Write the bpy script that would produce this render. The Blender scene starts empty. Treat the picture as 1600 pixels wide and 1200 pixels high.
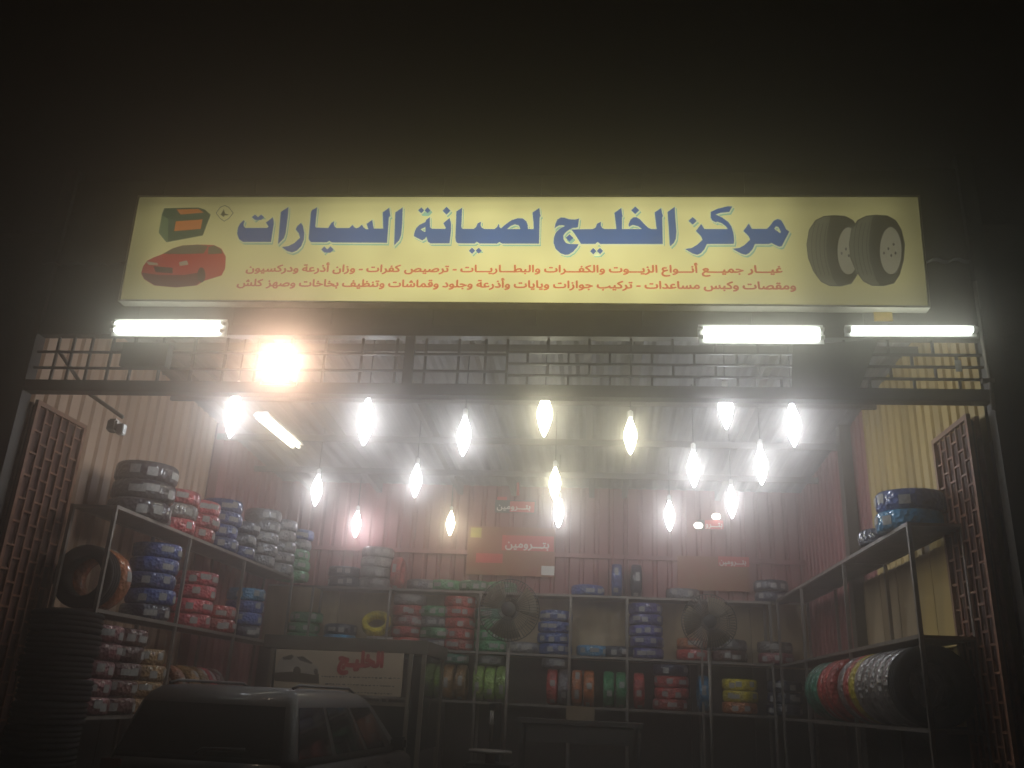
import bpy, bmesh, math, random, unicodedata
import numpy as np
from mathutils import Matrix, Vector
random.seed(7)
SC = bpy.context.scene
COL = SC.collection

# ------------------------------------------------------------------ camera
HC = 1.6                                    # eye height
YAW, PITCH, ROLL, FPX = math.radians(-6.445), math.radians(20.044), math.radians(2.809), 1350.0
def cam_axes():
    cy, sy, cp, sp, cr, sr = math.cos(YAW), math.sin(YAW), math.cos(PITCH), math.sin(PITCH), math.cos(ROLL), math.sin(ROLL)
    f = Vector((sy*cp, cy*cp, sp)); r = Vector((cy, -sy, 0)); u = r.cross(f)
    return cr*r + sr*u, -sr*r + cr*u, f
CR, CU, CF = cam_axes()
cam = bpy.data.cameras.new('camera'); co = bpy.data.objects.new('camera', cam); COL.objects.link(co)
m = Matrix((CR, CU, -CF)).transposed().to_4x4(); m.translation = (0, 0, HC); co.matrix_world = m
cam.sensor_fit = 'HORIZONTAL'; cam.sensor_width = 36; cam.lens = 36*FPX/1600; cam.clip_start = .05; cam.clip_end = 300
SC.camera = co
# ------------------------------------------------------------------ night sky, exposure
w = bpy.data.worlds.new('World'); SC.world = w; w.use_nodes = True
bg = w.node_tree.nodes['Background']; bg.inputs[0].default_value = (.95, .70, .52, 1); bg.inputs[1].default_value = .0012
SC.view_settings.view_transform = 'Standard'; SC.view_settings.look = 'None'
SC.view_settings.exposure = 0; SC.view_settings.gamma = 1; SC.view_settings.use_curve_mapping = False
SC.cycles.volume_bounces = 1; SC.cycles.max_bounces = 6; SC.cycles.diffuse_bounces = 3
SC.cycles.sample_clamp_indirect = 3; SC.cycles.use_denoising = True; SC.cycles.caustics_reflective = False
# light levels
L_BULB, L_TUBE, L_FLOOD, L_SIGN, HAZE_D, HAZE_G = 36.0, 11.0, 110.0, 1.38, .043, .945

def ray(px, py): return CR*((px-800)/FPX) - CU*((py-600)/FPX) + CF
def onY(px, py, Y): d = ray(px, py); d = d*(Y/d.y); return Vector((d.x, d.y, d.z+HC))
def onX(px, py, X): d = ray(px, py); d = d*(X/d.x); return Vector((d.x, d.y, d.z+HC))
def onZ(px, py, Z): d = ray(px, py); d = d*((Z-HC)/d.z); return Vector((d.x, d.y, d.z+HC))

# ------------------------------------------------------------------ materials
MATS = {}
def new_mat(name):
    mt = bpy.data.materials.new(name); mt.use_nodes = True; nt = mt.node_tree
    return mt, nt, nt.nodes['Principled BSDF']
def mat(name, col, rough=.6, metal=0, var=.25, scale=4, bump=0, bscale=30, spec=.5, streak=0, dirt=None, rand=0):
    if name in MATS: return MATS[name]
    mt, nt, b = new_mat(name); N, K = nt.nodes, nt.links
    tc = N.new('ShaderNodeTexCoord')
    no = N.new('ShaderNodeTexNoise'); no.inputs['Scale'].default_value = scale; no.inputs['Detail'].default_value = 6
    mp = N.new('ShaderNodeMapping'); mp.inputs['Scale'].default_value = (1, 1, 1-streak*.93)
    K.new(tc.outputs['Object'], mp.inputs[0]); K.new(mp.outputs[0], no.inputs['Vector'])
    rp = N.new('ShaderNodeValToRGB'); e = rp.color_ramp.elements
    e[0].position, e[1].position = .3, .72
    d = dirt or tuple(c*(1-var) for c in col); e[0].color = (*d, 1); e[1].color = (*[min(1, c*(1+var*.5)) for c in col], 1)
    K.new(no.outputs['Fac'], rp.inputs[0]); out = rp.outputs[0]
    if rand:
        oi = N.new('ShaderNodeObjectInfo'); hs = N.new('ShaderNodeHueSaturation')
        mr = N.new('ShaderNodeMapRange'); mr.inputs[3].default_value = 1-rand; mr.inputs[4].default_value = 1+rand
        K.new(oi.outputs['Random'], mr.inputs[0]); K.new(mr.outputs[0], hs.inputs['Value']); K.new(out, hs.inputs['Color']); out = hs.outputs[0]
    K.new(out, b.inputs['Base Color'])
    b.inputs['Roughness'].default_value = rough; b.inputs['Metallic'].default_value = metal; b.inputs['Specular IOR Level'].default_value = spec
    if bump:
        n2 = N.new('ShaderNodeTexNoise'); n2.inputs['Scale'].default_value = bscale; n2.inputs['Detail'].default_value = 4
        bp = N.new('ShaderNodeBump'); bp.inputs['Strength'].default_value = bump; bp.inputs['Distance'].default_value = .02
        K.new(tc.outputs['Object'], n2.inputs['Vector']); K.new(n2.outputs['Fac'], bp.inputs['Height']); K.new(bp.outputs[0], b.inputs['Normal'])
    MATS[name] = mt; return mt
def emit(name, col, s):
    if name in MATS: return MATS[name]
    mt, nt, b = new_mat(name); b.inputs['Base Color'].default_value = (.8, .8, .8, 1)
    b.inputs['Emission Color'].default_value = (*col, 1); b.inputs['Emission Strength'].default_value = s
    MATS[name] = mt; return mt
def film(name, col, metal=0, rough=.4):      # wrinkled stretch film round a tyre
    if name in MATS: return MATS[name]
    mt, nt, b = new_mat(name); N, K = nt.nodes, nt.links
    tc = N.new('ShaderNodeTexCoord'); oi = N.new('ShaderNodeObjectInfo')
    ad = N.new('ShaderNodeVectorMath'); ad.operation = 'ADD'
    sc_ = N.new('ShaderNodeVectorMath'); sc_.operation = 'SCALE'; sc_.inputs[0].default_value = (17, 11, 7)
    K.new(oi.outputs['Random'], sc_.inputs['Scale']); K.new(tc.outputs['Object'], ad.inputs[0]); K.new(sc_.outputs[0], ad.inputs[1])
    no = N.new('ShaderNodeTexNoise'); no.inputs['Scale'].default_value = 7; no.inputs['Detail'].default_value = 5
    K.new(ad.outputs[0], no.inputs['Vector'])
    rp = N.new('ShaderNodeValToRGB'); e = rp.color_ramp.elements; e[0].position, e[1].position = .35, .68
    e[0].color = (*[c*.55 for c in col], 1); e[1].color = (*[min(1, c*1.25+.015) for c in col], 1)
    K.new(no.outputs['Fac'], rp.inputs[0])
    hs = N.new('ShaderNodeHueSaturation'); mr = N.new('ShaderNodeMapRange'); mr.inputs[3].default_value = .75; mr.inputs[4].default_value = 1.25
    K.new(oi.outputs['Random'], mr.inputs[0]); K.new(mr.outputs[0], hs.inputs['Value']); K.new(rp.outputs[0], hs.inputs['Color']); K.new(hs.outputs[0], b.inputs['Base Color'])
    vo = N.new('ShaderNodeTexVoronoi'); vo.inputs['Scale'].default_value = 24; K.new(ad.outputs[0], vo.inputs['Vector'])
    bp = N.new('ShaderNodeBump'); bp.inputs['Strength'].default_value = .7; bp.inputs['Distance'].default_value = .03
    K.new(vo.outputs['Distance'], bp.inputs['Height']); K.new(bp.outputs[0], b.inputs['Normal'])
    b.inputs['Roughness'].default_value = rough; b.inputs['Metallic'].default_value = metal
    b.inputs['Coat Weight'].default_value = .9; b.inputs['Coat Roughness'].default_value = .05; b.inputs['Specular IOR Level'].default_value = .35
    MATS[name] = mt; return mt

# ------------------------------------------------------------------ object helpers
WL = {}
def link(o): COL.objects.link(o); return o
def tag(o, label, cat, group=None):
    o['label'] = label; o['category'] = cat
    if group: o['group'] = group
    return o
def thing(name, label, cat, loc=(0, 0, 0), group=None, rz=0):
    o = link(bpy.data.objects.new(name, None)); o.location = loc; o.rotation_euler = (0, 0, rz); o.empty_display_size = .2
    WL[o] = Vector(loc); return tag(o, label, cat, group)
def mk(name, verts, faces, mt, parent=None, local=False, smooth=False, keep=False):
    vs = [Vector(v) for v in verts]
    c = Vector((0, 0, 0)) if keep else sum(vs, Vector())/len(vs)
    me = bpy.data.meshes.new(name); me.from_pydata([v-c for v in vs], [], faces); me.update()
    bm = bmesh.new(); bm.from_mesh(me); bmesh.ops.recalc_face_normals(bm, faces=bm.faces); bm.to_mesh(me); bm.free()
    if smooth: me.polygons.foreach_set('use_smooth', [True]*len(me.polygons))
    if mt: me.materials.append(mt)
    o = link(bpy.data.objects.new(name, me)); WL[o] = c
    if parent:
        o.parent = parent; o.location = c if local else c-WL[parent]
        if local: WL[o] = WL[parent]+c
    else: o.location = c
    return o
BOXF = [(0, 1, 3, 2), (4, 6, 7, 5), (0, 4, 5, 1), (2, 3, 7, 6), (0, 2, 6, 4), (1, 5, 7, 3)]
BC = {}
def box(name, lo, hi, mt, parent=None, local=False, bev=0):
    lo, hi = Vector(lo), Vector(hi); c = (lo+hi)/2; h = (hi-lo)/2
    key = (round(h.x, 4), round(h.y, 4), round(h.z, 4), mt.name, bev)
    me = BC.get(key)
    if me is None:
        me = bpy.data.meshes.new(name)
        me.from_pydata([(sx*h.x, sy*h.y, sz*h.z) for sx in (-1, 1) for sy in (-1, 1) for sz in (-1, 1)], [], BOXF)
        bm = bmesh.new(); bm.from_mesh(me); bmesh.ops.recalc_face_normals(bm, faces=bm.faces)
        if bev: bmesh.ops.bevel(bm, geom=bm.edges, offset=bev, segments=2, affect='EDGES')
        bm.to_mesh(me); bm.free(); me.materials.append(mt); BC[key] = me
    o = link(bpy.data.objects.new(name, me)); WL[o] = c
    if parent:
        o.parent = parent; o.location = c if local else c-WL[parent]
        if local: WL[o] = WL[parent]+c
    else: o.location = c
    return o
def tube_geo(pts, r, n=8, closed=False):
    pts = [Vector(p) for p in pts]; V, Fc = [], []
    up = Vector((0, 0, 1))
    N = len(pts)
    for i, p in enumerate(pts):
        a = pts[(i-1) % N] if (closed or i > 0) else p; b = pts[(i+1) % N] if (closed or i < N-1) else p
        t = (b-a).normalized(); s = t.cross(up if abs(t.z) < .95 else Vector((1, 0, 0))).normalized(); q = s.cross(t)
        for k in range(n):
            an = 2*math.pi*k/n; V.append(p + (s*math.cos(an)+q*math.sin(an))*r)
    for i in range(N if closed else N-1):
        for k in range(n):
            j = (i+1) % N; Fc.append((i*n+k, i*n+(k+1) % n, j*n+(k+1) % n, j*n+k))
    if not closed: Fc.append(tuple(range(n))); Fc.append(tuple((N-1)*n+k for k in range(n)))
    return V, Fc
def tube(name, pts, r, mt, parent=None, n=8, closed=False, local=False):
    V, Fc = tube_geo(pts, r, n, closed); return mk(name, V, Fc, mt, parent, local, smooth=n > 5)
def lathe_geo(prof, n=24, axis='Z', c=(0, 0, 0), closed=False):
    V, Fc = [], []; P = len(prof); c = Vector(c)
    for k in range(n):
        a = 2*math.pi*k/n
        for r, z in prof:
            x, y = r*math.cos(a), r*math.sin(a)
            v = {'Z': (x, y, z), 'X': (z, x, y), 'Y': (x, z, y)}[axis]; V.append(c+Vector(v))
    for k in range(n):
        j = (k+1) % n
        for i in range(P if closed else P-1):
            i2 = (i+1) % P; Fc.append((k*P+i, j*P+i, j*P+i2, k*P+i2))
    if not closed:
        if prof[0][0] > 1e-5: Fc.append(tuple(k*P for k in range(n)))
        if prof[-1][0] > 1e-5: Fc.append(tuple(k*P+P-1 for k in range(n)))
    return V, Fc
def lathe(name, prof, mt, parent=None, n=24, axis='Z', c=(0, 0, 0), closed=False, local=False, smooth=True):
    V, Fc = lathe_geo(prof, n, axis, c, closed); return mk(name, V, Fc, mt, parent, local, smooth)

# ------------------------------------------------------------------ palette
M_cream = mat('cream_sheet', (.62, .43, .30), .5, var=.25, scale=1.6, streak=.8, rand=.08)
M_cream2 = mat('cream_board', (.42, .33, .21), .7, var=.35, scale=2.2, streak=.6, dirt=(.22, .15, .07), rand=.1)
M_yel = mat('yellowed_sheet', (.52, .38, .13), .55, var=.3, scale=2, streak=.8, rand=.08)
M_pink = mat('faded_pink_sheet', (.31, .115, .11), .55, var=.25, scale=1.8, streak=.8, rand=.08)
M_ceil = mat('galvanised_sheet', (.11, .11, .12), .5, metal=.2, var=.3, scale=2, rand=.1)
M_raft = mat('dark_rafter_paint', (.07, .06, .055), .6)
M_beam = mat('brown_beam_paint', (.06, .05, .042), .55, var=.3)
M_fascia = mat('dark_fascia_sheet', (.07, .065, .045), .55, var=.35, scale=3)
M_rust = mat('rust_red_paint', (.30, .135, .075), .6, var=.45, scale=9, rand=.15)
M_rustd = mat('dark_rust_sheet', (.11, .045, .033), .7, var=.4, scale=5)
M_shade = mat('low_wall_shade', (.045, .033, .026), .7, var=.4, scale=3)  # near-black colour stands in for the shade low on the walls
M_steel = mat('dull_steel', (.25, .22, .19), .5, metal=.5, var=.35, scale=6)
M_board = mat('dusty_shelf_board', (.16, .13, .10), .8, var=.4, scale=5)
M_conc = mat('oil_stained_concrete', (.06, .053, .045), .85, var=.5, scale=.8, bump=.3, bscale=20)
M_ground = mat('dusty_asphalt', (.06, .054, .048), .9, var=.4, scale=.7, bump=.4, bscale=40)
M_plast = mat('dark_plaster', (.10, .075, .055), .9, var=.4, scale=1.2, bump=.3, bscale=25)
M_white = mat('white_enamel', (.75, .75, .72), .35, var=.06)
M_blackp = mat('black_plastic', (.02, .02, .02), .45)
M_alu = mat('anodised_aluminium', (.30, .26, .20), .4, metal=.6, var=.2)
M_glass = mat('dark_glass', (.012, .013, .013), .05, var=.1)
M_rubber = mat('black_rubber', (.012, .011, .011), .85, bump=.2, bscale=60, spec=.2)
M_paper = mat('paper_label', (.36, .35, .33), .6, var=.35, scale=28)
M_cord = mat('cord', (.03, .03, .03), .6)

# ------------------------------------------------------------------ the setting
def sheet(name, x0, y0, x1, y1, z, mt, n=1):
    o = mk(name, [(x0, y0, z), (x1, y0, z), (x1, y1, z), (x0, y1, z)], [(0, 1, 2, 3)], mt); o['kind'] = 'structure'; return o
sheet('ground', -30, -28, 28, 30, 0, M_ground)
fl = box('floor', (-6.7, 8.3, .004), (4.1, 16.75, .05), M_conc); fl['kind'] = 'structure'

XL, XR, YF, YB = -6.45, 3.75, 8.4, 16.62
ZC0, ZC1 = HC+4.45, HC+3.95                     # ceiling height at the front and the back
def zceil(y): return ZC0+(ZC1-ZC0)*(y-YF)/(YB-YF)
bld = thing('tyre_shop', 'open fronted sheet metal tyre shop with ribbed walls and dark front beam', 'building', (-1.2, 12.5, 0))
def ribbed(name, p0, p1, z0, z1a, z1b, nrm, mt, parent, pitch=.25, depth=.035):
    """trapezoid-ribbed sheet from p0 to p1 (plan points), ribs along z, ribs proud towards nrm"""
    p0, p1, nrm = Vector((*p0, 0)), Vector((*p1, 0)), Vector((*nrm, 0)); L = (p1-p0).length; t = (p1-p0)/L
    prof = []; n = max(1, round(L/pitch)); q = L/n
    for i in range(n):
        for f, h in ((0, 0), (.62, 0), (.72, -1), (.90, -1)): prof.append(((i+f)*q, h*depth))
    prof.append((L, 0)); V, Fc = [], []
    for s, h in prof:
        b = p0+t*s+nrm*h; zt = z1a+(z1b-z1a)*s/L
        V += [(b.x, b.y, z0), (b.x, b.y, zt)]
    for i in range(len(prof)-1): Fc.append((2*i, 2*i+2, 2*i+3, 2*i+1))
    return mk(name, V, Fc, mt, parent)
# side walls, one sheet at a time
ys = [YF+.12, 9.4, 10.4, 11.4, 12.4, 13.3, 14.3, 15.3, YB]
for a, b in zip(ys[:-1], ys[1:]):
    ml = M_cream if b < 13.6 else M_pink
    ribbed('wall_sheet', (XL, a), (XL, b-.004), .05, zceil(a), zceil(b), (1, 0), ml, bld)
    mr_ = M_yel if b < 12.9 else M_pink
    ribbed('wall_sheet', (XR, a), (XR, b-.004), .05, zceil(a), zceil(b), (-1, 0), mr_, bld)
for a, b in zip(ys[:-1], ys[1:]):  # added dark boards: shade at the foot of the side walls, painted in
    box('shade_board', (XL+.003, a+.004, .05), (XL+.05, b-.004, HC-.15), M_shade, bld); box('shade_board', (XR-.05, a+.004, .05), (XR-.003, b-.004, HC-.05), M_shade, bld)
xs = [XL, -5.0, -3.9, -2.8, -1.7, -.6, .5, 1.6, 2.7, XR]
for a, b in zip(xs[:-1], xs[1:]):
    ribbed('wall_sheet', (a, YB), (b-.004, YB), HC+1.9, zceil(YB), zceil(YB), (0, -1), M_pink, bld)
    box('wall_board', (a+.006, YB-.03, HC+.74), (b-.006, YB+.02, HC+1.86), M_cream2, bld)
    box('shade_board', (a+.006, YB-.035, .05), (b-.006, YB+.02, HC+.735), M_shade, bld)  # added board, shade under the back shelves put into its colour
box('girt', (XL+.02, YB-.09, HC+2.58), (XR-.02, YB-.036, HC+2.66), M_pink, bld)
for x in (.2, .44): tube('conduit', [(x, YB-.11, HC+1.9), (x, YB-.11, zceil(YB)-.03)], .018, M_pink, bld)
# pale lining boards low on the right wall, with dark joints
for a, b in zip((8.95, 9.75, 10.3, 10.9, 11.5, 12.2, 12.9), (9.735, 10.285, 10.885, 11.485, 12.185, 12.885, 13.6)):
    box('wall_board', (XR-.05, a, HC+.74), (XR-.012, b, HC+1.8), M_cream2 if a > 10.4 else M_yel, bld)
# columns where the bays meet
box('column', (XR-.19, 12.95, .05), (XR-.03, 13.15, zceil(13)-.02), M_fascia, bld)
box('column', (XL+.03, 13.30, .05), (XL+.17, 13.48, zceil(13.4)-.02), M_pink, bld)
# roof sheets and rafters
for a, b in zip(xs[:-1], xs[1:]):
    n = 5; V, Fc = [], []
    for i in range(n*4+1):
        x = a+(b-.006-a)*i/(n*4); h = .03 if i % 4 in (1, 2) else 0
        V += [(x, YF-.1, zceil(YF-.1)+h), (x, YB+.02, zceil(YB+.02)+h)]
    for i in range(n*4): Fc.append((2*i, 2*i+1, 2*i+3, 2*i+2))
    mk('roof_sheet', V, Fc, M_ceil, bld)
for px, py in ((640, 600), (750, 590), (920, 590), (992, 590), (1200, 590), (470, 600), (330, 600)):
    x = onZ(px, py, zceil(10)-.15).x
    V = []
    for y in (YF+.15, YB-.05):
        z = zceil(y)-.005
        V += [(x-.05, y, z-.2), (x+.05, y, z-.2), (x+.05, y, z), (x-.05, y, z)]
    mk('rafter', V, [(0, 1, 2, 3), (4, 7, 6, 5), (0, 4, 5, 1), (1, 5, 6, 2), (2, 6, 7, 3), (3, 7, 4, 0)], M_raft, bld)
for y in (9.9, 11.6, 13.3, 15.0):
    z = zceil(y)-.21; box('purlin', (XL+.05, y-.03, z-.10), (XR-.05, y+.03, z), M_raft, bld)
# front frame
box('post', (-6.47, YF-.08, 0), (-6.31, YF+.08, HC+5.75), M_beam, bld)
box('post', (3.76, YF-.08, 0), (3.92, YF+.08, HC+5.75), M_beam, bld)
box('lintel', (-6.308, YF-.07, HC+2.93), (3.758, YF+.07, HC+3.055), M_beam, bld)
box('header', (-6.308, YF-.06, HC+3.60), (3.758, YF+.06, HC+3.72), M_fascia, bld)
for i in range(9):
    a = -6.306+i*1.118; box('fascia_sheet', (a, YF-.03, HC+3.722), (a+1.113, YF+.03, HC+5.60), M_fascia, bld)
# neighbours, left and right
nl = thing('neighbour_wall', 'dark plastered wall left of the shop front', 'wall', (-10, 8.4, 0))
for i in range(3): box('wall_bay', (-6.485-3.0*(i+1), YF-.05, 0), (-6.485-3.0*i-.006, YF+.15, HC+4.9), M_plast, nl)
nr = thing('neighbour_wall', 'dark plastered wall right of the shop front', 'wall', (8, 8.4, 0))
for i in range(3): box('wall_bay', (3.935+3.0*i, YF-.05, 0), (3.935+3.0*(i+1)-.006, YF+.15, HC+4.9), M_plast, nr)

# ------------------------------------------------------------------ steel grille over the lintel
gr = thing('transom_grille', 'dark steel bar grille between the lintel and the signboard', 'grille', (-1.2, YF, HC+3.3))
gz = [HC+3.22, HC+3.41]; z0g, z1g = HC+3.057, HC+3.598
xm = onY(792, 560, YF).x
for z in gz: box('bar', (-6.305, YF-.012, z-.012), (xm, YF+.012, z+.012), M_beam, gr)
for px in (84, 108, 137, 170, 205, 250, 300, 350, 400, 452, 506, 564, 618, 664, 716, 758, 792):
    x = onY(px, 560, YF).x; box('bar', (x-.013, YF+.0125, z0g), (x+.013, YF+.036, z1g), M_beam, gr)
x = onY(640, 560, YF).x; box('mullion', (x-.05, YF-.05, z0g), (x+.05, YF+.011, z1g), M_beam, gr)
rows = [z0g, HC+3.18, HC+3.31, HC+3.44, z1g]
for z in rows[1:4]: box('bar', (xm+.02, YF-.012, z-.012), (3.75, YF+.012, z+.012), M_beam, gr)
for r in range(4):
    k = 0; x = xm+.22+(.215 if r % 2 else 0)
    while x < 3.7:
        box('bar', (x-.012, YF-.012, rows[r]+(.012 if r else 0)), (x+.012, YF+.012, rows[r+1]-(.012 if r < 3 else 0)), M_beam, gr); x += .43
# sheet panels hung on the grille under the lamps
a, b = onY(188, 575, 8.3), onY(268, 532, 8.3)
tag(box('electrical_box', (a.x, 8.26, HC+3.2), (b.x, 8.38, HC+3.47), M_beam), 'dark metal box on the grille below the left twin tube lamp', 'electrical box')
p = [onY(1238, 540, 8.36), onY(1372, 532, 8.36), onY(1340, 612, 8.36), onY(1236, 608, 8.36)]
tag(mk('sheet_patch', p+[q+Vector((0, -.02, 0)) for q in p], [(0, 1, 2, 3), (7, 6, 5, 4), (0, 4, 5, 1), (1, 5, 6, 2), (2, 6, 7, 3), (3, 7, 4, 0)], M_fascia),
    'dark slant-edged metal sheet covering the grille under the right lamps', 'metal sheet')
pl = onY(1497, 572, 8.37); tag(box('paper_tag', (pl.x-.03, 8.36, pl.z-.06), (pl.x+.03, 8.366, pl.z+.06), M_paper), 'small pale tag hanging on the grille near the right post', 'tag')
cd = thing('conduit_pipe', 'thin pale conduit pipe running down the right post', 'pipe', (3.86, 8.3, HC+3.5))
tube('pipe', [onY(1523, 440, 8.29), onY(1535, 530, 8.29), onY(1548, 600, 8.29), onY(1553, 640, 8.29)], .022, M_steel, cd)
q = onY(1546, 595, 8.29); box('clip', (q.x-.07, 8.27, q.z-.02), (q.x+.04, 8.318, q.z+.02), M_steel, cd)
# bent arm with a bracket inside the left of the opening
ba = thing('bracket_arm', 'bent steel arm with a small device at its end under the lintel', 'bracket', (-5.9, 8.6, HC+2.9))
A, B_, C_ = onY(92, 548, 8.5), onY(135, 612, 8.5), onY(192, 652, 8.5)
tube('rod', [A, B_, C_], .022, M_steel, ba); e = C_
box('bracket', (e.x-.14, 8.44, e.z-.17), (e.x-.03, 8.56, e.z-.03), M_steel, ba, bev=.02)
box('cap', (e.x-.028, 8.46, e.z-.2), (e.x+.05, 8.54, e.z-.08), M_white, ba, bev=.01)

# ------------------------------------------------------------------ folding gates, swung in
def gate_leaf(x, y0, y1, ztop, label, flip, back=0):
    g = thing('gate_leaf', label, 'gate', (x, (y0+y1)/2, 0), 'folding lattice gates swung into the shop')
    t = .02
    box('frame_rail', (x-t, y0, .10), (x+t, y1, .15), M_rust, g); box('frame_rail', (x-t, y0, ztop-.05), (x+t, y1, ztop), M_rust, g)
    box('frame_stile', (x-t, y0, .152), (x+t, y0+.05, ztop-.052), M_rust, g); box('frame_stile', (x-t, y1-.05, .152), (x+t, y1, ztop-.052), M_rust, g)
    if back: box('backing_sheet', (x-.008+back*.034, y0+.01, .16), (x+.008+back*.034, y1-.01, ztop-.06), M_rustd, g)
    nc = 6; wy = (y1-y0-.1)/nc; st = .25
    for c in range(nc):
        a, b = y0+.05+c*wy, y0+.05+(c+1)*wy
        if c: box('bar', (x-.011, a-.011, .152), (x+.011, a+.011, ztop-.052), M_rust, g)
        z = .152+st*(.5 if (c+flip) % 2 else 1)
        while z < ztop-.15:
            box('rung', (x-.009, a+.0115, z-.011), (x+.009, b-.0115, z+.011), M_rust, g); z += st
gate_leaf(-6.24, 8.50, 9.47, HC+2.88, 'rust red lattice gate leaf against the left wall, inner of the pair', 0, -1)
gate_leaf(-6.33, 8.52, 9.34, HC+2.86, 'rust red lattice gate leaf against the left wall, folded behind its pair', 1)
gate_leaf(3.58, 8.50, 9.45, HC+2.86, 'rust red lattice gate leaf against the right wall, inner of the pair', 1, 1)
gate_leaf(3.67, 8.52, 9.25, HC+2.84, 'rust red lattice gate leaf against the right wall, folded behind its pair', 0)

# ------------------------------------------------------------------ racks
Z1, Z2, Z3 = HC+1.86, HC+.72, HC-.38
def rack(label, loc, posts, shelves, rails):
    r = thing('tyre_rack', label, 'rack', loc, 'steel tyre racks along the walls')
    for lo, hi in posts: box('post', lo, hi, M_steel, r)
    for lo, hi in shelves: box('shelf_board', lo, hi, M_board, r)
    for lo, hi in rails: box('rail', lo, hi, M_steel, r)
    return r
def rack_y(xf, xb, ysp, levels, label):
    s = 1 if xf > xb else -1; P, S, Rl = [], [], []
    top = levels[0]
    for y in ysp:
        for x in (xf-s*.02, xb+s*.02): P.append(((x-.02, y-.02, .05), (x+.02, y+.02, top-.035)))
    lo_, hi_ = min(xf, xb), max(xf, xb)
    for z in levels:
        for a, b in zip(ysp[:-1], ysp[1:]): S.append(((lo_+.042, a+.022, z-.03), (hi_-.042, b-.022, z)))
        for x in (xf-s*.02, xb+s*.02): 
            if z == top: Rl.append(((x-.021, ysp[0]-.021, z-.034), (x+.021, ysp[-1]+.021, z+.004)))
            else:
                for a, b in zip(ysp[:-1], ysp[1:]): Rl.append(((x-.021, a+.0205, z-.034), (x+.021, b-.0205, z+.004)))
        for y in (ysp[0], ysp[-1]): Rl.append(((lo_+.0415, y-.02, z-.034), (hi_-.0415, y+.02, z-.002)))
    return rack(label, ((xf+xb)/2, ysp[0], 0), P, S, Rl)
rack_y(-5.46, -6.02, [9.2, 11.1, 13.0, 15.2], [Z1, Z2, Z3], 'long steel rack of tyres along the left wall')
rack_y(3.05, 3.60, [9.0, 11.5, 14.0, 15.9], [Z1, HC+.77, HC-.08], 'steel rack along the right wall with an empty middle shelf')
P, S, Rl = [], [], []; xp = [-5.35, -3.88, -2.2, -.55, .46, 1.75, 2.95]; zb = [HC+1.83, HC+.78, HC-.06]
for x in xp:
    for y in (16.02, 16.54): P.append(((x-.02, y-.02, .05), (x+.02, y+.02, zb[0]-.035)))
for z in zb:
    for a, b in zip(xp[:-1], xp[1:]): S.append(((a+.022, 16.042, z-.03), (b-.022, 16.518, z)))
    for y in (16.02, 16.54):
        if z == zb[0]: Rl.append(((xp[0]-.021, y-.021, z-.034), (xp[-1]+.021, y+.021, z+.004)))
        else:
            for a, b in zip(xp[:-1], xp[1:]): Rl.append(((a+.0205, y-.021, z-.034), (b-.0205, y+.021, z+.004)))
rack('wide steel rack of tyres along the back wall', (-1, 16.3, 0), P, S, Rl)

# ------------------------------------------------------------------ tyres
TW, TR = .19, .305
def tyre_mesh(name, mt, R=TR, W=TW, bare=False, n=36):
    h = W/2; ri = R*.61
    if bare:
        prof = [(ri, -h*.72), (ri+.02, -h*.85), (R*.84, -h), (R*.95, -h*.93), (R, -h*.78)]
        for z in (-.45, 0, .45): prof += [(R, h*(z-.09)), (R-.012, h*(z-.07)), (R-.012, h*(z+.07)), (R, h*(z+.09))]
        prof += [(R, h*.78), (R*.95, h*.93), (R*.84, h), (ri+.02, h*.85), (ri, h*.72), (ri+.015, 0)]
    else:
        prof = [(ri-.01, -h*.6), (ri+.02, -h*.9), (R*.8, -h), (R*.93, -h*.93), (R*.985, -h*.7), (R, -h*.25), (R, h*.25), (R*.985, h*.7), (R*.93, h*.93), (R*.8, h), (ri+.02, h*.9), (ri-.01, h*.6)]
    V, Fc = lathe_geo(prof, n, 'Z', closed=True)
    me = bpy.data.meshes.new(name); me.from_pydata(V, [], Fc); me.update(); me.polygons.foreach_set('use_smooth', [True]*len(me.polygons))
    bm = bmesh.new(); bm.from_mesh(me); bmesh.ops.recalc_face_normals(bm, faces=bm.faces); bm.to_mesh(me); bm.free()
    me.materials.append(mt); return me
def label_mesh(R=TR, w=.10, h=.085):
    V, Fc = [], []
    for i in range(5):
        a = (i/4-.5)*w/R
        for z in (-h/2, h/2): V.append(((R+.004)*math.cos(a), (R+.004)*math.sin(a), z))
    for i in range(4): Fc.append((2*i, 2*i+2, 2*i+3, 2*i+1))
    me = bpy.data.meshes.new('label'); me.from_pydata(V, [], Fc); me.update(); me.materials.append(M_paper); return me
LM = label_mesh(); LM2 = label_mesh(w=.16, h=.07)
FILM = dict(blue=(.008, .06, .28), navy=(.008, .018, .06), cyan=(.02, .26, .50), red=(.48, .05, .04), pink=(.60, .07, .09), green=(.03, .28, .10),
            lime=(.26, .42, .08), yellow=(.72, .58, .02), silver=(.26, .24, .23), purple=(.03, .018, .03), brown=(.12, .035, .03), mauve=(.30, .085, .095),
            orange=(.50, .15, .04), teal=(.02, .20, .13), tan=(.36, .20, .07), violet=(.07, .07, .30), clear=(.19, .19, .21))
WORD = dict(cyan='bright blue', lime='lime green', clear='clear', purple='dark purple', navy='navy blue')
TM = {k: tyre_mesh('tyre', film('film_'+k, c, metal=.35 if k in ('silver', 'clear') else 0)) for k, c in FILM.items()}
TM['black'] = tyre_mesh('tyre', M_rubber, bare=True)
USED = set(); NT = [0]
ORD = ['lowest', 'second up', 'third up', 'fourth up', 'fifth up', 'sixth up']
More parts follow.
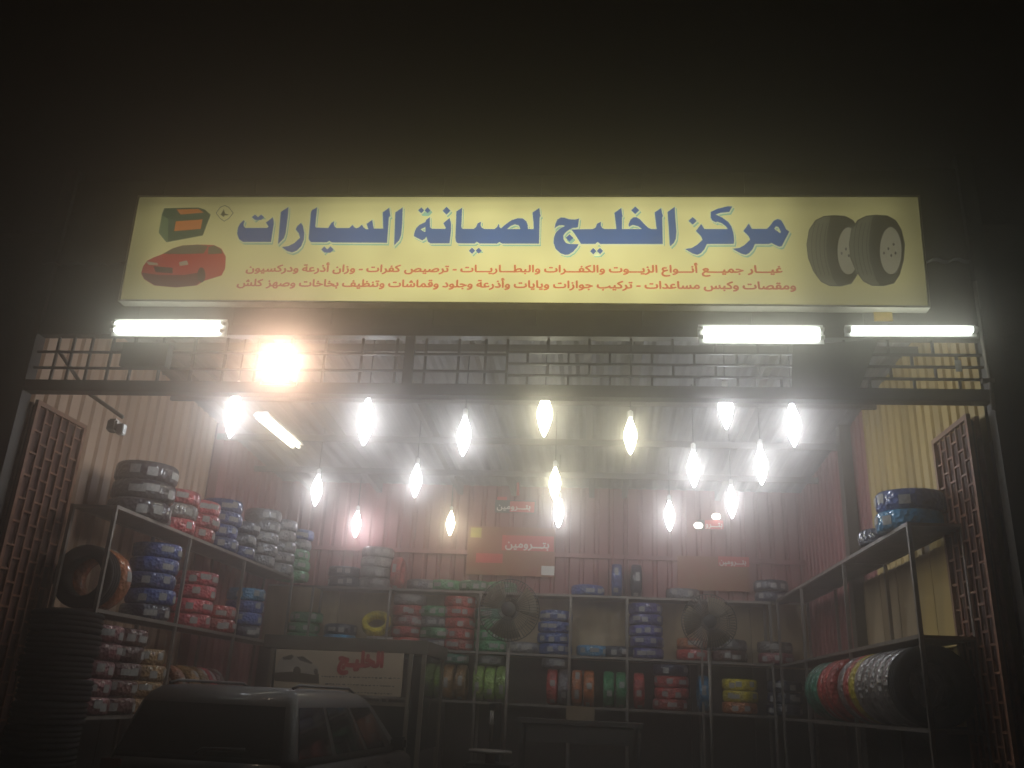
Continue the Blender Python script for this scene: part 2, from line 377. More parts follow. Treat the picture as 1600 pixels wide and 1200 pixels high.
def tyre(c, colour, axis, label, group, labels=2, scale=1, face=0):
    o = link(bpy.data.objects.new('tyre', TM[colour])); o.location = c; o.scale = (scale,)*3
    spin = random.uniform(-.5, .5)+face
    R_ = Matrix.Rotation(spin, 3, 'Z'); tilt = Matrix.Rotation(random.uniform(-.03, .03), 3, 'X')
    B = {'Z': Matrix.Identity(3), 'X': Matrix.Rotation(math.pi/2, 3, 'Y'), 'Y': Matrix.Rotation(-math.pi/2, 3, 'X')}[axis]
    o.rotation_euler = (tilt @ B @ R_).to_euler(); WL[o] = Vector(c)
    if label in USED or not 4 <= len(label.split()) <= 16: print('BADLABEL', len(label.split()), label)
    USED.add(label); tag(o, label, 'tyre', group); NT[0] += 1
    if colour != 'black':
        for k in range(labels):
            l = link(bpy.data.objects.new('label', LM if random.random() < .65 else LM2)); l.parent = o; l.rotation_euler = (0, 0, k*2.2/labels+random.uniform(-.3, .3)-.5); l.location = (0, 0, random.uniform(-.02, .02))
    return o
def stack(x, y, z, n, cols, where, group, face, sc=1):
    if isinstance(cols, str): cols = [cols]*n
    for i in range(n):
        cw = WORD.get(cols[i], cols[i]); nm = ('bare black tyre' if cols[i] == 'black' else f'{cw} wrapped tyre')
        pos = 'topmost' if i == n-1 and n > 1 else ORD[i]
        lab = f'{nm}, {pos} of {n} stacked {where}' if n > 1 else f'{nm} lying single {where}'
        tyre((x+random.uniform(-.02, .02), y+random.uniform(-.02, .02), z+(TW/2+i*(TW+.001))*sc+.003), cols[i], 'Z', lab, group, 3, sc, face=face)
G_L, G_B, G_R = 'tyres on the left rack', 'tyres on the back rack', 'tyres on the right rack'
xl = -5.46-TR+.03; fl_ = -.55
def LS(px, py, lv, n, cols, where, sc=1): stack(xl-(sc-1)*.1, onX(px, py, -5.46).y, lv+.004, n, cols, where, G_L, fl_, sc)
# left rack, top shelf, front to back
LS(250, 822, Z1, 3, 'purple', "on left rack's top shelf front", 1.25)
LS(296, 836, Z1, 3, ['pink', 'silver', 'pink'], 'behind the purple ones on the left rack')
LS(330, 850, Z1, 3, ['red', 'pink', 'pink'], 'beside the left bright blue tyres')
LS(364, 862, Z1, 4, 'blue', "mid-length on the left rack's top shelf")
LS(392, 875, Z1, 3, ['blue', 'navy', 'navy'], 'before the clear wrapped left stacks')
LS(424, 887, Z1, 5, 'clear', 'nearest of the clear-topped left stacks')
LS(452, 897, Z1, 5, ['clear', 'clear', 'clear', 'silver', 'clear'], "midway along left rack's far end")
LS(478, 903, Z1, 5, ['green', 'green', 'green', 'clear', 'blue'], "at far end of left rack's top")
# middle shelf
LS(258, 972, Z2, 5, ['navy', 'blue', 'blue', 'blue', 'blue'], "on the left rack's middle shelf")
LS(322, 984, Z2, 4, 'pink', "behind the left rack's second post")
LS(358, 991, Z2, 2, 'red', 'beside the taller pink stack, left rack')
LS(400, 1000, Z2, 4, ['navy', 'blue', 'blue', 'cyan'], "behind the left rack's third post")
# bottom shelf
LS(165, 1085, Z3, 5, 'mauve', "at the left rack's bottom front corner")
LS(205, 1085, Z3, 5, 'brown', 'between mauve and tan stacks low left')
LS(245, 1080, Z3, 4, 'tan', "low behind the left rack's brown stack")
for i, (c, y) in enumerate((('orange', 11.55), ('tan', 12.0), ('tan', 12.3), ('pink', 12.55), ('brown', 12.85))):
    tyre((xl, y, Z3+TR+.005), c, 'Y', f"{c} wrapped tyre standing on edge low on left rack, {['first', 'second', 'third', 'fourth', 'last'][i]} from the front", G_L, face=-1)
tyre((-5.74, 9.60, Z2+.355), 'orange', 'Y', 'big orange wrapped tyre on edge at the left rack middle shelf front', G_L, 2, 1.15, face=-.4)
tyre((-5.76, 9.37, Z2+.355), 'black', 'Y', 'big bare black tyre on edge hiding the orange one, left rack', G_L, 0, 1.15)
NUM = ['lowest', 'second', 'third', 'fourth', 'fifth', 'sixth', 'seventh', 'eighth', 'ninth', 'topmost']
for i in range(10):
    tyre((-5.52+random.uniform(-.02, .02), 8.80+random.uniform(-.02, .02), .055+.11+.2195*i), 'black', 'Z', f"bare black tyre, {NUM[i]}{' from the floor' if 0 < i < 9 else ''} in the column before the left rack", G_L, 0, 1.15)
# back rack
fb = -1.57
def BS(px, lv, n, cols, where): stack(onY(px, 980, 16).x, 16.28, zb[lv]+.004, n, cols, where, G_B, fb)
BS(523, 0, 2, 'navy', 'at left end of back top shelf')
BS(574, 0, 4, 'silver', 'left of the red upright on back rack')
tyre((onY(618, 880, 16).x, 16.28, zb[0]+TR+.006), 'red', 'X', 'red wrapped tyre standing upright beside the silver stack, back rack', G_B, face=-1)
for px, nm in ((652, 'left'), (690, 'middle'), (735, 'right')):
    stack(onY(px, 980, 16).x, 16.28, zb[0]+.004, 1, 'green' if nm != 'left' else 'clear', f'{nm} on the back top shelf left of the fan', G_B, fb)
stack(onY(776, 980, 16).x, 16.30, zb[0]+.004, 1, 'green', 'half behind the left fan, back top shelf', G_B, fb)
BS(917, 0, 1, 'blue', 'right of the left fan, back top shelf')
BS(946, 0, 1, 'navy', 'between blue tyres on the back top shelf') if False else None
tyre((onY(964, 900, 16).x, 16.26, zb[0]+TR+.006), 'blue', 'X', 'blue wrapped tyre upright beside the conduits on the back top shelf', G_B, face=-1)
tyre((onY(995, 900, 16).x, 16.26, zb[0]+TR+.006), 'navy', 'X', 'navy wrapped tyre upright right of the conduits, back top shelf', G_B, face=-1)
BS(1070, 0, 1, 'clear', 'below the right poster on the back top shelf')
BS(1212, 0, 2, 'navy', 'at right end of back top shelf')
BS(468, 1, 3, 'green', 'at left corner of back middle shelf')
BS(527, 1, 2, ['cyan', 'navy'], 'left of the yellow tyre, back middle shelf')
BS(592, 1, 1, 'silver', 'under the tilted yellow tyre, back rack')
yt = tyre((onY(585, 965, 16).x, 16.2, zb[1]+TW+.235), 'yellow', 'Z', 'yellow wrapped tyre tilted on a silver one, back middle shelf', G_B, 3, .9, face=fb)
yt.rotation_euler = (math.radians(48), .1, 0)
BS(633, 1, 5, ['red', 'red', 'mauve', 'red', 'silver'], "right of the back rack's second post")
BS(676, 1, 4, ['navy', 'green', 'clear', 'green'], 'between red stacks, back middle shelf')
BS(713, 1, 5, 'red', 'left of the left fan, back middle shelf')
BS(764, 1, 4, ['green', 'green', 'green', 'teal'], 'behind the left fan, back middle shelf')
BS(815, 1, 1, 'clear', 'under the left fan, back middle shelf')
BS(866, 1, 4, 'blue', 'right of left fan, back middle shelf')
BS(926, 1, 1, 'cyan', 'in the nearly empty back middle bay')
BS(966, 1, 1, 'navy', 'beside the post in back middle bay')
BS(1011, 1, 5, 'violet', "right of the back rack's bare bay")
BS(1085, 1, 2, ['red', 'orange'], 'below the right fan, back middle shelf')
BS(1140, 1, 2, ['brown', 'clear'], 'right of right fan, back middle shelf')
BS(1213, 1, 2, ['mauve', 'silver'], 'at right end of back middle shelf')
def BU(px, c, nm, where, g='back'):
    tyre((onY(px, 1070, 16).x, 16.27, zb[2]+TR+.006), c, 'X', f'{WORD.get(c, c)} wrapped tyre on edge, {nm} {where}', G_B, 2, face=-1.2)
BU(698, 'tan', 'left one', 'of two beside the kiosk, low back rack'); BU(718, 'tan', 'right one', 'of two beside the kiosk, low back rack')
for px, nm in ((746, 'left'), (764, 'middle'), (782, 'right')): BU(px, 'lime', nm, 'of three low on the back rack')
BU(862, 'red', 'left', 'of a thin pair right of the left fan'); BU(880, 'clear', 'right', 'of a thin pair right of the left fan')
BU(901, 'orange', 'left', 'of two low beside the green pair'); BU(920, 'orange', 'right', 'of two low beside the green pair')
BU(951, 'green', 'left', "of two at the back rack's post foot"); BU(971, 'green', 'right', "of two at the back rack's post foot")
BU(999, 'red', 'single', 'right of the post, low back rack')
BS(1048, 2, 4, ['red', 'red', 'red', 'navy'], 'low on the back rack beside cyan')
BU(1101, 'cyan', 'single', 'left of the yellow stack, low back rack')
BS(1155, 2, 3, ['orange', 'yellow', 'yellow'], 'low at right of the back rack')
BS(1224, 2, 3, ['navy', 'navy', 'navy'], 'low in the back right corner')
stack(onY(764, 1030, 16).x, 16.27, zb[2]+2*TR+.012, 1, 'clear', 'flat across the three lime green tyres', G_B, fb, .85)
stack(onY(708, 1030, 16).x, 16.27, zb[2]+2*TR+.012, 1, 'teal', 'flat across the two tan tyres', G_B, fb, .85)
stack(onY(868, 1030, 16).x, 16.27, zb[2]+2*TR+.012, 1, 'clear', 'flat across the thin red pair', G_B, fb, .85)
# right rack
fr = 2.6; xr = 3.05+TR-.03; xu = 3.17
stack(xr-.02, 9.62, Z1+.004, 2, ['cyan', 'blue'], "on the right rack's top front end", G_R, fr+.5, 1.15)
stack(xr, 10.5, Z1+.004, 1, 'navy', 'behind the blue pair, right rack top', G_R, fr)
y = 9.16; z = HC-.08+TR*1.25+.006
seq = ['black', 'silver', 'silver', 'silver', 'silver', 'silver', 'yellow', 'red', 'silver', 'red', 'red', 'red', 'teal', 'teal', 'teal']
cnt = {}
NTH = ['nearest', 'second', 'third', 'fourth', 'fifth', 'sixth']
for i, c in enumerate(seq):
    k = cnt.get(c, 0); cnt[c] = k+1
    if c in ('black', 'yellow'): lab = {'black': 'bare black tyre at the front of the upright row, right rack', 'yellow': 'yellow wrapped tyre in the upright row on the right rack'}[c]
    else: lab = f'{c} wrapped tyre in the right rack\'s upright row, {NTH[k]} of its colour'
    tyre((xu, y, z), c, 'Y', lab, G_R, 1, 1.25, face=2.2); y += .245
    if abs(y-11.5) < .15: y = 11.66

# ------------------------------------------------------------------ lamps
C_COOL, C_GREEN, C_WARM = (.86, .91, 1.0), (1.0, 1.0, .76), (1.0, .72, .55)
M_bulb = emit('lit_bulb', C_COOL, L_BULB); M_bulb2 = emit('lit_bulb_yellowish', C_GREEN, L_BULB*.8)
bulb_prof = [(.02, .20), (.045, .15), (.085, .07), (.105, .0), (.09, -.07), (.05, -.16), (.018, -.21), (0, -.225)]
lamps = [(365, 645, 0), (572, 657, 0), (725, 680, 0), (851, 647, 1), (985, 680, 1), (1134, 637, 0), (1239, 662, 0),
         (495, 765, 0), (650, 750, 0), (867, 755, 1), (1084, 731, 0), (1189, 726, 0),
         (557, 818, 0), (704, 817, 1), (873, 800, 0), (1046, 805, 0), (1143, 783, 0)]
LN = ['leftmost in the front row', 'second from left in the front row', 'third from left in the front row', 'middle one of the front row', 'third from right in the front row', 'second from right in the front row', 'rightmost in the front row',
      'leftmost in the middle row', 'second from left in the middle row', 'at the centre of the middle row', 'second from right in the middle row', 'rightmost in the middle row',
      'leftmost in the back row', 'small yellowish one of the back row', 'at the centre of the back row', 'second from right in the back row', 'rightmost in the back row']
for (px, py, wm), nm in zip(lamps, LN):
    c = onZ(px, py, HC+3.05); s = .9 if px in (985, 704, 1134) else 1.15 if px in (365, 572) else 1
    t = thing('pendant_lamp', f'lit {"yellowish" if wm and "yellow" not in nm else "white"} spindle bulb hanging on a cord, {nm}', 'lamp', c, 'pendant bulbs hanging from the roof')
    lathe('bulb', [(r*s*.85, z*s*1.2) for r, z in bulb_prof], M_bulb2 if wm else M_bulb, t, 12, c=c)
    lathe('socket', [(.028, .241*s), (.033, .26*s), (.033, .33*s), (.012, .35*s)], M_white, t, 12, c=c)
    tube('cord', [c+Vector((0, 0, .35*s)), Vector((c.x, c.y, zceil(c.y)-.01))], .008, M_cord, t, 6)
M_tube = emit('lit_tube', (.92, 1.0, .92), L_TUBE); M_tubew = emit('lit_tube_warm', (1.0, .95, .75), L_TUBE*.8)
def tube_lamp(a, b, n, label, mt, r=.02, gap=.085, back=(0, 1, 0)):
    a, b, back = Vector(a), Vector(b), Vector(back); c = (a+b)/2; d = (b-a).normalized()
    t = thing('tube_lamp', label, 'tube lamp', c, 'lit fluorescent tube lamps')
    up = Vector((0, 0, 1)) if abs(back.z) < .5 else d.cross(back).normalized()
    for k in range(n):
        off = up*((k-(n-1)/2)*gap)
        tube('tube', [a+off+d*.04, b+off-d*.04], r, mt, t, 10)
        for e in (a+off+d*.0, b+off-d*.045): tube('end_cap', [e, e+d*.045], r*1.15, M_white, t, 10)
    h = (n*gap)/2+.02
    V = []
    for e in (a, b):
        for u_, v_ in ((-h, .03), (h, .03), (h*.7, .075), (-h*.7, .075)): V.append(e+up*u_+back*v_)
    mk('housing', V, [(0, 1, 2, 3), (4, 7, 6, 5), (0, 4, 5, 1), (1, 5, 6, 2), (2, 6, 7, 3), (3, 7, 4, 0)], M_white, t)
    for f in (.12, .88):
        q = a+(b-a)*f+back*.1; box('bracket', q-Vector((.03, .03, .03)), q+Vector((.03, .03, .03)), M_steel, t)
yt_ = 8.24
tube_lamp(onY(174, 510, yt_), onY(351, 511, yt_), 2, 'twin white tube lamp under the left end of the signboard', M_tube)
tube_lamp(onY(1092, 520, yt_), onY(1288, 521, yt_), 2, 'twin white tube lamp under the sign, left of the single tube', M_tube)
tube_lamp(onY(1322, 515, yt_), onY(1527, 515, yt_), 1, 'single white tube lamp reaching past the sign to the right post', M_tube, r=.03)
tube_lamp(onZ(408, 653, HC+3.1), onZ(463, 699, HC+3.1), 2, 'yellowish tube lamp slanting into the shop below the floodlight', M_tubew, r=.022, back=(0, 0, 1))
fp = onY(437, 566, 8.2)
ft = thing('floodlight', 'glaring lit floodlight on the lintel right of the left tube lamp', 'floodlight', fp)
M_flood = emit('lit_flood', C_WARM, L_FLOOD)
lathe('lens', [(0, 0), (.15, .005), (.17, .03)], M_flood, ft, 20, 'Y', c=fp)
lathe('housing', [(.185, .02), (.19, .05), (.15, .12), (.06, .16)], M_blackp, ft, 20, 'Y', c=fp)
tube('bracket', [fp+Vector((-.2, .06, 0)), fp+Vector((-.2, .06, -.24)), fp+Vector((.2, .06, -.24)), fp+Vector((.2, .06, 0))], .012, M_steel, ft, 6)

# ------------------------------------------------------------------ signboard
YS = 8.24
def sgn(px, py, d=0): p_ = onY(px, py, YS-d); return p_
TL, TRp, BL, BR = sgn(218, 308), sgn(1434, 308), sgn(188, 468), sgn(1450, 478)
SX0, SX1, SZ0, SZ1 = (TL.x+BL.x)/2, (TRp.x+BR.x)/2, (BL.z+BR.z)/2, (TL.z+TRp.z)/2
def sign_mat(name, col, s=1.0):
    """translucent print on the backlit box: uneven backlight is painted into its glow by position"""
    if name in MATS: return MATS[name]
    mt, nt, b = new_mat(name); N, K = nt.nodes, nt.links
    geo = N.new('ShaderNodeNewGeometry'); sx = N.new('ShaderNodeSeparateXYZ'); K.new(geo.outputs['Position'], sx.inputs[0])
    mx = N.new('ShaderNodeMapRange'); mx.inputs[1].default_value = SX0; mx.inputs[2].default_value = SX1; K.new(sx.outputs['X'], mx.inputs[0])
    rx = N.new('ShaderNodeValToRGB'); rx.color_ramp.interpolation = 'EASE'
    st = [(0, .2), (.05, .32), (.2, .42), (.33, .82), (.5, 1), (.66, 1), (.74, .78), (.82, .55), (.88, .26), (.96, .27), (1, .16)]  # backlight painted along the sign, dimmed towards both ends
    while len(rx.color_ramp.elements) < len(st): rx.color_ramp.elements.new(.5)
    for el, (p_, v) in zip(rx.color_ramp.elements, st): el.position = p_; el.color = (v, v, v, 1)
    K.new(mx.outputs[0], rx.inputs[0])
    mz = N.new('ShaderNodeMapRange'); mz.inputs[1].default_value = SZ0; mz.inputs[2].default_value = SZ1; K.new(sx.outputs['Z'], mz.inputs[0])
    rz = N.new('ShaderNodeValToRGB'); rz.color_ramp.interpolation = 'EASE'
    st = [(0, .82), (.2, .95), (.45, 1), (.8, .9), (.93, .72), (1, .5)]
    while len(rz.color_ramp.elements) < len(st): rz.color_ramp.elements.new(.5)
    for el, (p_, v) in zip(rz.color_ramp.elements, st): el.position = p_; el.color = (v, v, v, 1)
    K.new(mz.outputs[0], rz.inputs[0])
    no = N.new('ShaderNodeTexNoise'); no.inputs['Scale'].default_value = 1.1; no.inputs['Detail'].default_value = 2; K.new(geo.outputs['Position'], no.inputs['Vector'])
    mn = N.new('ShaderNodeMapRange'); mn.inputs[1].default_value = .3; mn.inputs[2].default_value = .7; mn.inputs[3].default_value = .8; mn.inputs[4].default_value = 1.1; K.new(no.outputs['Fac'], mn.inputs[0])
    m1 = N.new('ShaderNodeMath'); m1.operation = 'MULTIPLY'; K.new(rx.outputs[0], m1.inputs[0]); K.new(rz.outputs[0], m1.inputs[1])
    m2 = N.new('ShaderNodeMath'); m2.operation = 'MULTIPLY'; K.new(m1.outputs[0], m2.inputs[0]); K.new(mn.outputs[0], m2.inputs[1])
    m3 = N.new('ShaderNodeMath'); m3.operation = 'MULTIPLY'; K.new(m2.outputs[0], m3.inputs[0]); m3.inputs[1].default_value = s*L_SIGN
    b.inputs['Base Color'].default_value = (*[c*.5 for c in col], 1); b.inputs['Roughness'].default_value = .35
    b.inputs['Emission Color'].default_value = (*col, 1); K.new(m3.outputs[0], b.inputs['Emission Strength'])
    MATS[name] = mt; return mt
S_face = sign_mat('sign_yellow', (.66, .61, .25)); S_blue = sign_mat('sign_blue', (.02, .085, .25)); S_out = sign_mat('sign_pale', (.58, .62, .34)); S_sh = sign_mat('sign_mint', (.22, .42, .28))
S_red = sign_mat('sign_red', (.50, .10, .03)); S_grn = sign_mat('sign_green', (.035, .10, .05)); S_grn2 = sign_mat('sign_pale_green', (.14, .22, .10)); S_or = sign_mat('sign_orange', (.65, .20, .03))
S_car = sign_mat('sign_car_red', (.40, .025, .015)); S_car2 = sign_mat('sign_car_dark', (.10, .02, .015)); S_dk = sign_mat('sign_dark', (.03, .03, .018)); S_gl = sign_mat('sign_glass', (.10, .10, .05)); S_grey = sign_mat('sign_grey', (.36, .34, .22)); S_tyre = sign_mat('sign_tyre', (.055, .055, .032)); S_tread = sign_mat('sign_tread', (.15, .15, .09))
sb = thing('signboard', 'long yellow backlit shop sign with blue headline and red lines', 'sign', ((SX0+SX1)/2, YS+.07, SZ0))
fw = .05
V = [(TL.x, YS, TL.z), (TRp.x, YS, TRp.z), (BR.x, YS, BR.z), (BL.x, YS, BL.z)]
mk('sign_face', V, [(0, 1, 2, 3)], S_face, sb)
cx = (TL+TRp+BL+BR)/4
def rim(v, k): q_ = Vector(v); d = Vector((math.copysign(k, q_.x-cx.x), 0, math.copysign(k, q_.z-cx.z))); return q_+d
oo = [rim(v, .022) for v in V]
Vf = [q_+Vector((0, -.008, 0)) for q_ in oo]+[Vector(v)+Vector((0, -.008, 0)) for v in V]+[q_+Vector((0, .13, 0)) for q_ in oo]+[Vector(v)+Vector((0, .005, 0)) for v in V]
Ff = []
for i in range(4):
    j = (i+1) % 4
    Ff += [(i, j, 4+j, 4+i), (i, 8+i, 8+j, j), (4+i, 4+j, 12+j, 12+i)]
Ff.append((8, 9, 10, 11))
mk('frame', Vf, Ff, mat('sign_frame_paint', (.42, .40, .33), .5), sb)
def flat(name, loops, mt, d, parent, off=0, Y=None, sm=False, shift=(0, 0)):
    """flat print: loops of photo-measured outline points laid on the sign plane, holes by even-odd"""
    Yp = (YS if Y is None else Y)
    cu = bpy.data.curves.new(name, 'CURVE'); cu.dimensions = '2D'; cu.fill_mode = 'BOTH'; cu.offset = off; cu.resolution_u = 3
    for lp in loops:
        sp = cu.splines.new('POLY'); sp.points.add(len(lp)-1); sp.use_cyclic_u = True
        for pt, (px, py) in zip(sp.points, lp):
            w_ = onY(px, py, Yp); pt.co = (w_.x+shift[0], w_.z+shift[1], 0, 1)
    tmp = bpy.data.objects.new('tmp', cu); link(tmp)
    me = bpy.data.meshes.new_from_object(tmp.evaluated_get(bpy.context.evaluated_depsgraph_get()))
    bpy.data.objects.remove(tmp); bpy.data.curves.remove(cu)
    vs = [(v.co.x, Yp-d, v.co.y) for v in me.vertices]; fs = [tuple(p_.vertices) for p_ in me.polygons]
    return mk(name, vs, fs, mt, parent)
def tr(ox, s, pts): return [(ox+x/s, 310+y/s) for x, y in pts]
S = 11.43
def dia(ox, s, cx_, cy_, r, ry=None): ry = ry or r; return tr(ox, s, [(cx_, cy_-ry), (cx_+r, cy_), (cx_, cy_+ry), (cx_-r, cy_)])
words = {
 'markaz': [tr(1060, S, [(405,465),(465,555),(880,555),(850,510),(780,455),(685,420),(672,438),(600,400),(575,350),(575,250),(690,195),(880,148),(960,152),(905,250),(760,265),(660,292),(780,350),(890,430),(945,510),(980,620),(995,760),(985,820),(505,822),(460,920),(400,985),(335,1015),(250,990),(115,910),(230,895),(330,840),(430,745),(400,680),(310,590)]),
   dia(1060, S, 253, 409, 74, 66),
   tr(1130, S, [(455,455),(510,552),(780,550),(830,500),(900,405),(970,375),(1030,395),(1080,480),(1120,560),(1178,600),(1110,730),(1045,860),(1000,870),(925,840),(860,802),(815,822),(565,822),(520,920),(460,985),(400,1015),(320,995),(165,908),(290,890),(380,840),(480,745),(450,680),(358,590)]),
   tr(1130, S, [(905,545),(940,505),(985,520),(1025,600),(1015,630),(960,590)])],
 'khaleej': [tr(850, S, [(190,545),(205,460),(240,385),(300,350),(360,350),(450,380),(560,385),(628,365),(605,525),(520,535),(445,570),(390,610),(345,670),(350,740),(390,800),(450,822),(620,825),(590,880),(520,960),(440,1010),(380,1015),(300,990),(210,910),(172,800),(175,720),(210,620),(280,550),(378,500),(330,485),(260,490),(215,520)]),
   tr(850, S, [(490,562),(870,555),(920,530),(950,460),(1018,425),(1012,490),(1040,535),(1080,555)]) + tr(950, S, [(150,555),(115,265),(238,178),(250,280),(262,325),(250,345),(250,555),(608,555),(540,505),(440,480),(375,515),(368,470),(400,390),(450,345),(510,345),(570,380),(640,460),(720,535),(770,555),(868,555),(832,260),(948,178),(965,270),(985,325),(968,340),(978,822)]) + tr(850, S, [(1005,822),(958,785),(915,820),(660,820),(600,720),(540,630)]),
   tr(950, S, [(1190,160),(1205,400),(1222,600),(1210,730),(1175,800),(1115,860),(1100,830),(1085,560),(1062,250)]),
   dia(950, S, 486, 220, 72, 67), dia(850, S, 456, 713, 70, 65), dia(850, S, 880, 950, 57), dia(850, S, 1000, 946, 57)],
 'siyana': [tr(640, S, [(365,340),(368,520),(400,550),(640,552),(650,535),(605,450),(715,358),(742,450),(742,580),(715,810),(375,810),(330,780),(300,690),(275,730),(225,758),(78,680),(95,600),(120,540),(180,480),(285,430),(300,390)]),
   tr(640, S, [(195,562),(285,515),(285,605),(265,605)]),
   dia(640, S, 211, 220, 54, 52), dia(640, S, 323, 219, 54, 53), dia(640, S, 662, 228, 70),
   tr(640, S, [(940,175),(932,400),(925,520),(950,552),(1150,552),(1190,520),(1215,455),(1280,420),(1268,490),(1290,530),(1330,552)]) + tr(740, S, [(375,556),(420,520),(445,465),(458,475),(465,520),(490,545),(560,480),(680,395),(790,362),(880,365),(945,420),(970,490),(968,530),(975,555),(1075,555),(1070,430),(1053,260),(1175,178),(1188,280),(1200,325),(1180,340),(1170,815),(515,815),(462,785),(420,815),(105,812),(62,780),(20,812)]) + tr(640, S, [(865,810),(830,775),(820,720),(838,240)]),
   tr(740, S, [(595,555),(660,500),(740,470),(810,490),(838,555)]),
   dia(640, S, 1117, 941, 56), dia(640, S, 1235, 941, 55)],
 'sayyarat': [tr(360, S, [(240,398),(262,408),(240,470),(245,505),(275,535),(660,535),(688,510),(640,440),(760,345),(778,400),(778,480),(730,785),(230,785),(160,735),(125,640),(138,540),(175,460)]),
   dia(360, S, 444, 343, 57, 48), dia(360, S, 553, 344, 57, 48),
   tr(360, S, [(1042,160),(1035,300),(990,630),(960,720),(855,825),(860,760),(905,250)]),
   tr(360, S, [(1265,445),(1300,500),(1325,620),(1318,740),(1270,860),(1190,940),(1105,972),(1010,945),(925,875),(1040,858),(1140,810),(1250,710),(1225,630),(1170,560),(1200,500)]),
   tr(480, 10, [(160,145),(130,440),(140,462),(330,470),(385,385),(432,360),(418,400),(428,440),(460,470),(660,470),(712,420),(735,455),(770,475),(810,460),(858,418),(880,455),(920,488),(960,490),(930,405),(1020,340),(1035,440),(1045,478),(1190,478),(1182,225),(1285,152),(1300,260),(1305,285),(1280,300),(1250,700),(390,695),(350,668),(310,692),(60,690),(25,640),(28,600),(62,225),(80,190)]),
   dia(480, 10, 270, 804, 48), dia(480, 10, 367, 804, 50),
   tr(480, 10, [(1495,148),(1488,400),(1470,580),(1440,660),(1360,742),(1362,700),(1380,225)])],
}
for wd in words.values():
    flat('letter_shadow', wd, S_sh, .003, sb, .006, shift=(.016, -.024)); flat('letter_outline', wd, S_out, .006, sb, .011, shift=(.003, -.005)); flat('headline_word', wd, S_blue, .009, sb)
# arabic small print
FM = {}
for cp in range(0xFE70, 0xFEFD):
    p_ = unicodedata.decomposition(chr(cp)).split()
    if len(p_) == 2: FM.setdefault(chr(int(p_[1], 16)), {})[p_[0]] = chr(cp)
NJ = set('اأإآدذرزوةىء')
def shape(s):
    out = []
    for i, c in enumerate(s):
        if c not in FM: out.append(c); continue
        pv = i > 0 and (s[i-1] in FM or s[i-1] == 'ـ') and s[i-1] not in NJ
        nx = i+1 < len(s) and (s[i+1] in FM or s[i+1] == 'ـ') and c not in NJ
        k = '<medial>' if pv and nx else '<final>' if pv else '<initial>' if nx else '<isolated>'
        out.append(FM[c].get(k) or FM[c].get('<final>' if pv else '<isolated>'))
    return ''.join(reversed(out))
def glyphs(body, bold):
    """filled letter outlines: contours sampled, emboldened, united by non-zero winding"""
    from mathutils.geometry import interpolate_bezier, delaunay_2d_cdt
    cu = bpy.data.curves.new('t', 'FONT'); cu.body = body; cu.size = 1
    tmp = link(bpy.data.objects.new('t', cu))
    cv = tmp.to_curve(bpy.context.evaluated_depsgraph_get()); loops = []
    for sp in cv.splines:
        bp = sp.bezier_points; L_ = []
        for i in range(len(bp)):
            p_, q_ = bp[i], bp[(i+1) % len(bp)]
            straight = (p_.handle_right-p_.co).length < 1e-5 and (q_.handle_left-q_.co).length < 1e-5
            pts = [p_.co] if straight else interpolate_bezier(p_.co, p_.handle_right, q_.handle_left, q_.co, 5)[:-1]
            for v in pts:
                v = Vector((v.x, v.y))
                if not L_ or (v-L_[-1]).length > .004: L_.append(v)
        if len(L_) > 2: loops.append(L_)
    tmp.to_curve_clear(); bpy.data.objects.remove(tmp); bpy.data.curves.remove(cu)
    area = lambda l: sum(l[i-1].x*l[i].y-l[i].x*l[i-1].y for i in range(len(l)))
    sg = 1 if sum(area(l) for l in loops) > 0 else -1; out = []
    for l in loops:
        n = len(l); r = []
        for i in range(n):
            t = (l[(i+1) % n]-l[i]); u = (l[i]-l[i-1]); t = t.normalized(); u = u.normalized(); m_ = t+u
            nn = Vector((m_.y, -m_.x))*sg
            nn = nn.normalized() if nn.length > .1 else Vector((t.y, -t.x))*sg
            r.append(l[i]+nn*bold)
        out.append(r)
    V, E_ = [], []
    for l in out:
        o_ = len(V); V += l; E_ += [(o_+i, o_+(i+1) % len(l)) for i in range(len(l))]
    rv, re, rf, *_ = delaunay_2d_cdt(V, E_, [], 0, 1e-5)
    segs = np.array([[l[i-1].x, l[i-1].y, l[i].x, l[i].y] for l in out for i in range(len(l))]); keep = []
    for f in rf:
        c = sum((rv[i] for i in f), Vector((0, 0)))/len(f)
        x1, y1, x2, y2 = segs.T
        up = (y1 <= c.y) & (y2 > c.y); dn = (y1 > c.y) & (y2 <= c.y)
        side = (x2-x1)*(c.y-y1)-(c.x-x1)*(y2-y1)
        if int(np.sum(up & (side > 0)))-int(np.sum(dn & (side < 0))) != 0: keep.append(tuple(f))
    used = sorted({i for f in keep for i in f}); ix = {v: i for i, v in enumerate(used)}
    return [Vector((rv[i].x, rv[i].y, 0)) for i in used], [tuple(ix[i] for i in f) for f in keep]
def text(name, s, p0, p1, h, mt, parent, bold=.03, nrm=(0, -1, 0), lift=.006):
    """lettering from p0 (left end of baseline) to p1 (right end), one mesh a word, h = height of a tall stroke"""
    ws = []; x = 0
    for wd in reversed(s.split(' ')):
        vs, fs = glyphs(shape(wd), bold); a_ = min(v.x for v in vs); b_ = max(v.x for v in vs); ws.append((x-a_, vs, fs)); x += b_-a_+.26
    x -= .26; p0, p1 = Vector(p0), Vector(p1); d = p1-p0; n_ = Vector(nrm)
    return [mk(name, [p0+d*((v.x+o_)/x)+Vector((0, 0, v.y*h/.72))+n_*lift for v in vs], fs, mt, parent) for o_, vs, fs in ws]
